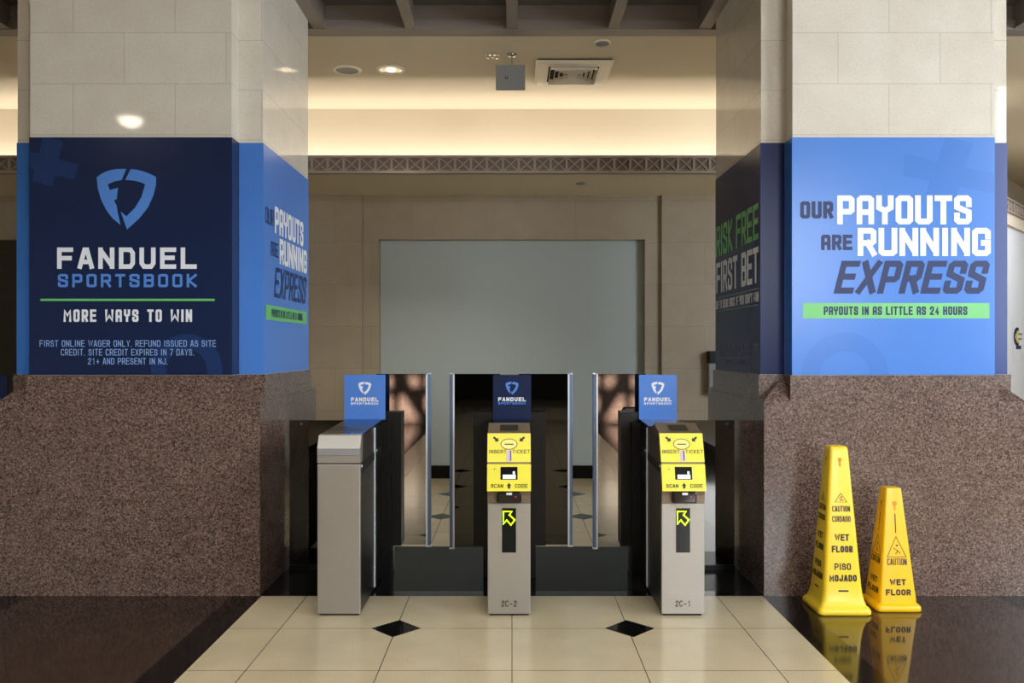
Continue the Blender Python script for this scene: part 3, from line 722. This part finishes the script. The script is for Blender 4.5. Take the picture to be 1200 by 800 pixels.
# ------------------------------------------------------------------ wet floor cones
def cone(loc, prof, mat, label, texts, hole, rot=0):
    """prof: (half width, z, corner radius) from the floor up"""
    t = thing('wet_floor_cone', label, 'wet floor cone', loc, 'wet floor cones by the right pillar'); t.rotation_euler = (0, 0, rot)
    bm = bmesh.new(); rings = []
    for hw, z, r in prof:
        ring = []
        for q, (sx, sy) in enumerate(((1,1),(-1,1),(-1,-1),(1,-1))):
            for i in range(5):
                a = R(90*q+90*i/4); ring.append(bm.verts.new((sx*(hw-r)+r*math.cos(a), sy*(hw-r)+r*math.sin(a), z)))
        rings.append(ring)
    for a, b in zip(rings, rings[1:]):
        for i in range(20): bm.faces.new([a[i], a[(i+1) % 20], b[(i+1) % 20], b[i]])
    bm.faces.new(rings[-1]); bm.faces.new(rings[0][::-1])
    nb = sum(1 for p in prof if p[1] <= .055)
    bmesh.ops.recalc_face_normals(bm, faces=bm.faces)
    me = bpy.data.meshes.new('cone_body'); bm.to_mesh(me); bm.free(); me.materials.append(M[mat])
    for p in me.polygons: p.use_smooth = len(p.vertices) == 4
    o = bpy.data.objects.new('cone_body', me); C.objects.link(o); o.parent = t
    md = o.modifiers.new('edge', 'EDGE_SPLIT'); md.split_angle = R(48)
    # lettering on the front and left faces, laid on the slope
    top, low = prof[-3], [p for p in prof if p[1] >= .15][0]
    sl = (low[0]-top[0])/(top[1]-low[1])
    for U, W in (((1,0,0), Vector((0,-1,0))), ((0,-1,0), Vector((-1,0,0)))):
        V = Vector((-W.x*sl, -W.y*sl, 1)); org = W*(low[0]+sl*low[1])
        f = Flat(); texts(f); f.build('warning_lettering', 'black_print', org, U, V, .0015, o)
        f = Flat(); hole(f); f.build('hanging_hole', 'orange', org, U, V, .0012, o)
    return o
def tri(f, z0, z1, hw, t):
    f.new()
    f.line([(-hw, z0), (hw, z0), (0, z1)], t, True)
    f.new().line([(-.008*hw/.03, z0+.42*(z1-z0)), (.004*hw/.03, z0+.30*(z1-z0)), (-.003*hw/.03, z0+.14*(z1-z0))], t*.9)
    f.line([(.004*hw/.03, z0+.30*(z1-z0)), (.011*hw/.03, z0+.16*(z1-z0))], t*.9)
    f.ell((.002*hw/.03, z0+.56*(z1-z0)), t*1.3, t*1.3, 10)
def tall_text(f):
    tri(f, .605, .652, .033, .0035)
    sans(f, 'CAUTION', 0, .568, .098, .032, .0042, .2); sans(f, 'CUIDADO', 0, .513, .100, .032, .0042, .2)
    sans(f, 'WET', 0, .413, .078, .036, .0082, .2); sans(f, 'FLOOR', 0, .350, .115, .036, .0082, .2)
    sans(f, 'PISO', 0, .256, .090, .036, .0064, .2); sans(f, 'MOJADO', 0, .194, .150, .036, .0082, .2)
    f.new().poly([(-.028,.105),(.028,.105),(.03,.12),(.026,.13),(-.026,.13),(-.03,.12)])
def tall_hole(f): f.ell((0, .835), .011, .012, 16); f.rect(-.0045, .0045, .798, .83)
cone((1.81, 4.768, 0), [(.140,0,.03),(.146,.006,.03),(.146,.024,.03),(.139,.036,.03),(.128,.044,.028),(.118,.072,.026),(.110,.11,.024),(.105,.15,.022),(.1005,.21,.02),(.051,.885,.014),(.047,.902,.014),(.038,.908,.012)],
     'yellow', 'tall yellow bilingual wet floor cone with flared foot beside the beige lane', tall_text, tall_hole)
def small_text(f):
    f.rect(-.0025, .0025, .425, .53)
    tri(f, .295, .405, .052, .0042); sans(f, 'CAUTION', 0, .268, .108, .036, .0042, .2)
    sans(f, 'WET', 0, .158, .088, .033, .0082, .2); sans(f, 'FLOOR', 0, .103, .138, .033, .0082, .2)
def small_hole(f): f.ell((0, .585), .013, .014, 16); f.rect(-.004, .004, .548, .58)
cone((2.133, 4.81, 0), [(.119,0,.026),(.124,.005,.026),(.124,.025,.026),(.116,.036,.026),(.104,.043,.020),(.101,.07,.014),(.0925,.15,.012),(.044,.655,.008),(.042,.668,.008),(.034,.671,.006)],
     'yellow2', 'short yellow wet floor cone standing right of the taller cone', small_text, small_hole)

# ------------------------------------------------------------------ ceiling fittings
CZ = 3.86
def downlight(x, y, lit, label):
    t = thing('recessed_downlight', label, 'ceiling light', (x, y, CZ), 'recessed downlights')
    b = MB(); b.lathe((0,0,0), [(.095, .0), (.100, -.010), (.122, -.008), (.126, 0)]); b.build('trim_ring', 'vent', t, True)
    b = MB(); b.lathe((0,0,0), [(.097, -.006), (.085, -.003), (.06, -.001), (.001, 0)]); b.build('reflector', 'chrome' if lit else 'grey_box', t, True)
    if lit:
        b = MB(); b.lathe((0,0,0), [(.001, -.016), (.03, -.014), (.045, -.002)]); b.build('bulb', 'lampglow', t, True)
        l = bpy.data.lights.new('downlight_lamp', 'SPOT'); l.energy = 170; l.spot_size = R(110); l.spot_blend = .8; l.shadow_soft_size = .06; l.color = (1, .93, .82)
        lo = bpy.data.objects.new('downlight_lamp', l); C.objects.link(lo); lo.location = (x, y, CZ-.04)
downlight(-1.428, 7.39, False, 'unlit recessed ceiling downlight nearer the left pillar')
downlight(-1.048, 7.38, True, 'lit recessed ceiling downlight right of the unlit one')
# four way air diffuser
t = thing('air_diffuser', 'square cream ceiling air diffuser with nested louvres', 'air vent', (.525, 7.42, CZ))
b = MB()
def frame(b, h0, h1, z0, z1):
    for k in range(4):
        c, s = ((1,0),(0,1),(-1,0),(0,-1))[k]
        rot = lambda x, y: (x*c-y*s, x*s+y*c)
        p = [(*rot(-h0,-h0), z0), (*rot(h0,-h0), z0), (*rot(h1,-h1), z1), (*rot(-h1,-h1), z1)]
        q = [(a[0], a[1], a[2]+.006) for a in p]
        b.face(p); b.face(q[::-1]); b.face([p[0], p[3], q[3], q[0]]); b.face([p[1], q[1], q[2], p[2]]); b.face([p[0], q[0], q[1], p[1]]); b.face([p[3], p[2], q[2], q[3]])
frame(b, .325, .30, -.02, -.034); frame(b, .30, .215, -.034, -.034); b.build('outer_frame', 'vent', t)
for i, h in enumerate((.205, .165, .125, .085, .045)):
    b = MB(); frame(b, h, h-.016, -.056, -.016); b.build('louvre', 'vent', t)
b = MB(); b.box(-.31, .31, -.31, .31, -.012, -.0005); b.build('duct_back', 'dark', t)
# hanging box
t = thing('hanging_box', 'small grey box hanging from the ceiling on a thin rod', 'hanging box', (-.012, 7.0, 3.57))
b = MB(); b.box(-.12, .12, -.02, .02, 0, .197, .003); b.build('housing', 'grey_box', t)
b = MB(); b.cyl((.012, 0, .197), .005, .093, 'z', 10); b.build('rod', 'chrome', t)
b = MB(); b.cyl((.012, 0, .272), .035, .018, 'z', 20, .045); b.build('canopy', 'chrome', t, True)
b = MB(); b.cyl((-.033, -.02, .095), .013, -.004, 'y', 16); dk = b.build('lens_ring', 'black', t)
b = MB(); b.cyl((-.033, -.024, .098), .005, -.002, 'y', 12); b.build('lens_dot', 'edge_white', dk)
t = thing('cable_bracket', 'small bright metal bracket on the ceiling beside the hanging box', 'bracket', (-.16, 7.0, CZ))
b = MB(); b.box(-.05, .05, -.012, .012, -.006, 0); b.build('plate', 'chrome', t)
b = MB(); b.box(-.045, -.03, -.01, .01, -.035, -.006); b.box(.03, .045, -.01, .01, -.035, -.006); b.box(-.008, .008, -.01, .01, -.028, -.006); b.build('hooks', 'chrome', t)
t = thing('smoke_detector', 'round beige smoke detector on the ceiling near the cross beam', 'smoke detector', (.712, 6.72, CZ))
b = MB(); b.lathe((0,0,0), [(.055, 0), (.055, -.016), (.038, -.026), (.001, -.028)]); b.build('housing', 'grey_box', t, True)
b = MB(); b.lathe((0,0,0), [(.064, 0), (.066, -.008), (.055, -.010)]); b.build('mount_ring', 'vent', t, True)
t = thing('sprinkler_head', 'tiny flush sprinkler head under the low soffit right of centre', 'sprinkler', (.70, 8.7, 3.13))
b = MB(); b.lathe((0,0,0), [(.05, 0), (.05, -.008), (.02, -.014), (.001, -.014)]); b.build('cover', 'grey_box', t, True)
# pendant bowl lamp over the concourse, seen mirrored in the left pillar
t = thing('pendant_lamp', 'glowing bowl lamp hanging over the concourse, mirrored in the left pillar', 'pendant lamp', (-5.16, -1.5, 4.55))
b = MB(); b.lathe((0,0,0), [(.001, -.115), (.06, -.108), (.11, -.08), (.145, -.035), (.155, 0), (.001, 0)]); b.build('bowl', 'bowlglow', t, True)
b = MB(); b.cyl((0,0,0), .012, 1.98, 'z', 10); b.build('stem', 'beam', t)

# wall box behind the right pillar, wall emblem on the white wall
t = thing('wall_box', 'grey wall box with black top on the back wall beside right pillar', 'wall box', (2.28, 9.34, .95))
b = MB(); b.box(-.15, .15, -.12, 0, 0, .34, .006); b.build('case', 'grey_box', t)
b = MB(); b.box(-.15, .15, -.14, 0, .345, .47, .006); b.build('hood', 'black', t)
t = thing('wall_emblem', 'small round emblem sign with blue label on the white angled wall', 'sign', (A.x, A.y, 0)); t.rotation_euler = (0, 0, ang)
def on_wall(px):     # distance along the angled wall seen at photo column px
    k = (px-600)/1000; d = Vector((math.cos(ang), math.sin(ang))); return (k*A.y-A.x)/(d.x-k*d.y)
ua, ub = on_wall(1187.5), on_wall(1197); uc = (ua+ub)/2; wdt = ub-ua
f = Flat(); f.rect(ua-.06, ub+.08, 1.30, 1.80); f.build('backing', 'whitewall', (0,0,0), (1,0,0), V3, .003, t)
ew = wdt*.34
f = Flat(); f.ring((ua+ew*1.2, 1.60), ew, .085, ew*.45, 24, 70, 290); f.build('emblem_arc', 'ink_navy', (0,0,0), (1,0,0), V3, .006, t)
f = Flat(); f.rect(ua+ew*1.3, ub, 1.625, 1.648); f.build('emblem_bar', 'grey_box', (0,0,0), (1,0,0), V3, .006, t)
f = Flat(); f.rect(ua+ew*1.3, ub, 1.56, 1.583); f.build('emblem_bar', 'grey_box', (0,0,0), (1,0,0), V3, .006, t)
f = Flat(); f.ring((ua+ew*1.5, 1.60), ew*.6, .05, ew*.4, 20, 90, 270); f.build('emblem_core', 'plate_yellow', (0,0,0), (1,0,0), V3, .007, t)
f = Flat(); f.rect(ua+ew*.8, ub-ew*.3, 1.44, 1.485); f.build('blue_label', 'slate', (0,0,0), (1,0,0), V3, .006, t)
# navy sign of the next gate line at the left edge
plate_sign(-3.305, 5.385, .243, 'navy', 'logo_blue', 'white', 'logo_blue', 'navy sign edge showing left of the left pillar', .998)
turnstile(-3.305, 4.58, False, [], None, 'turnstile under the navy sign outside the left pillar')
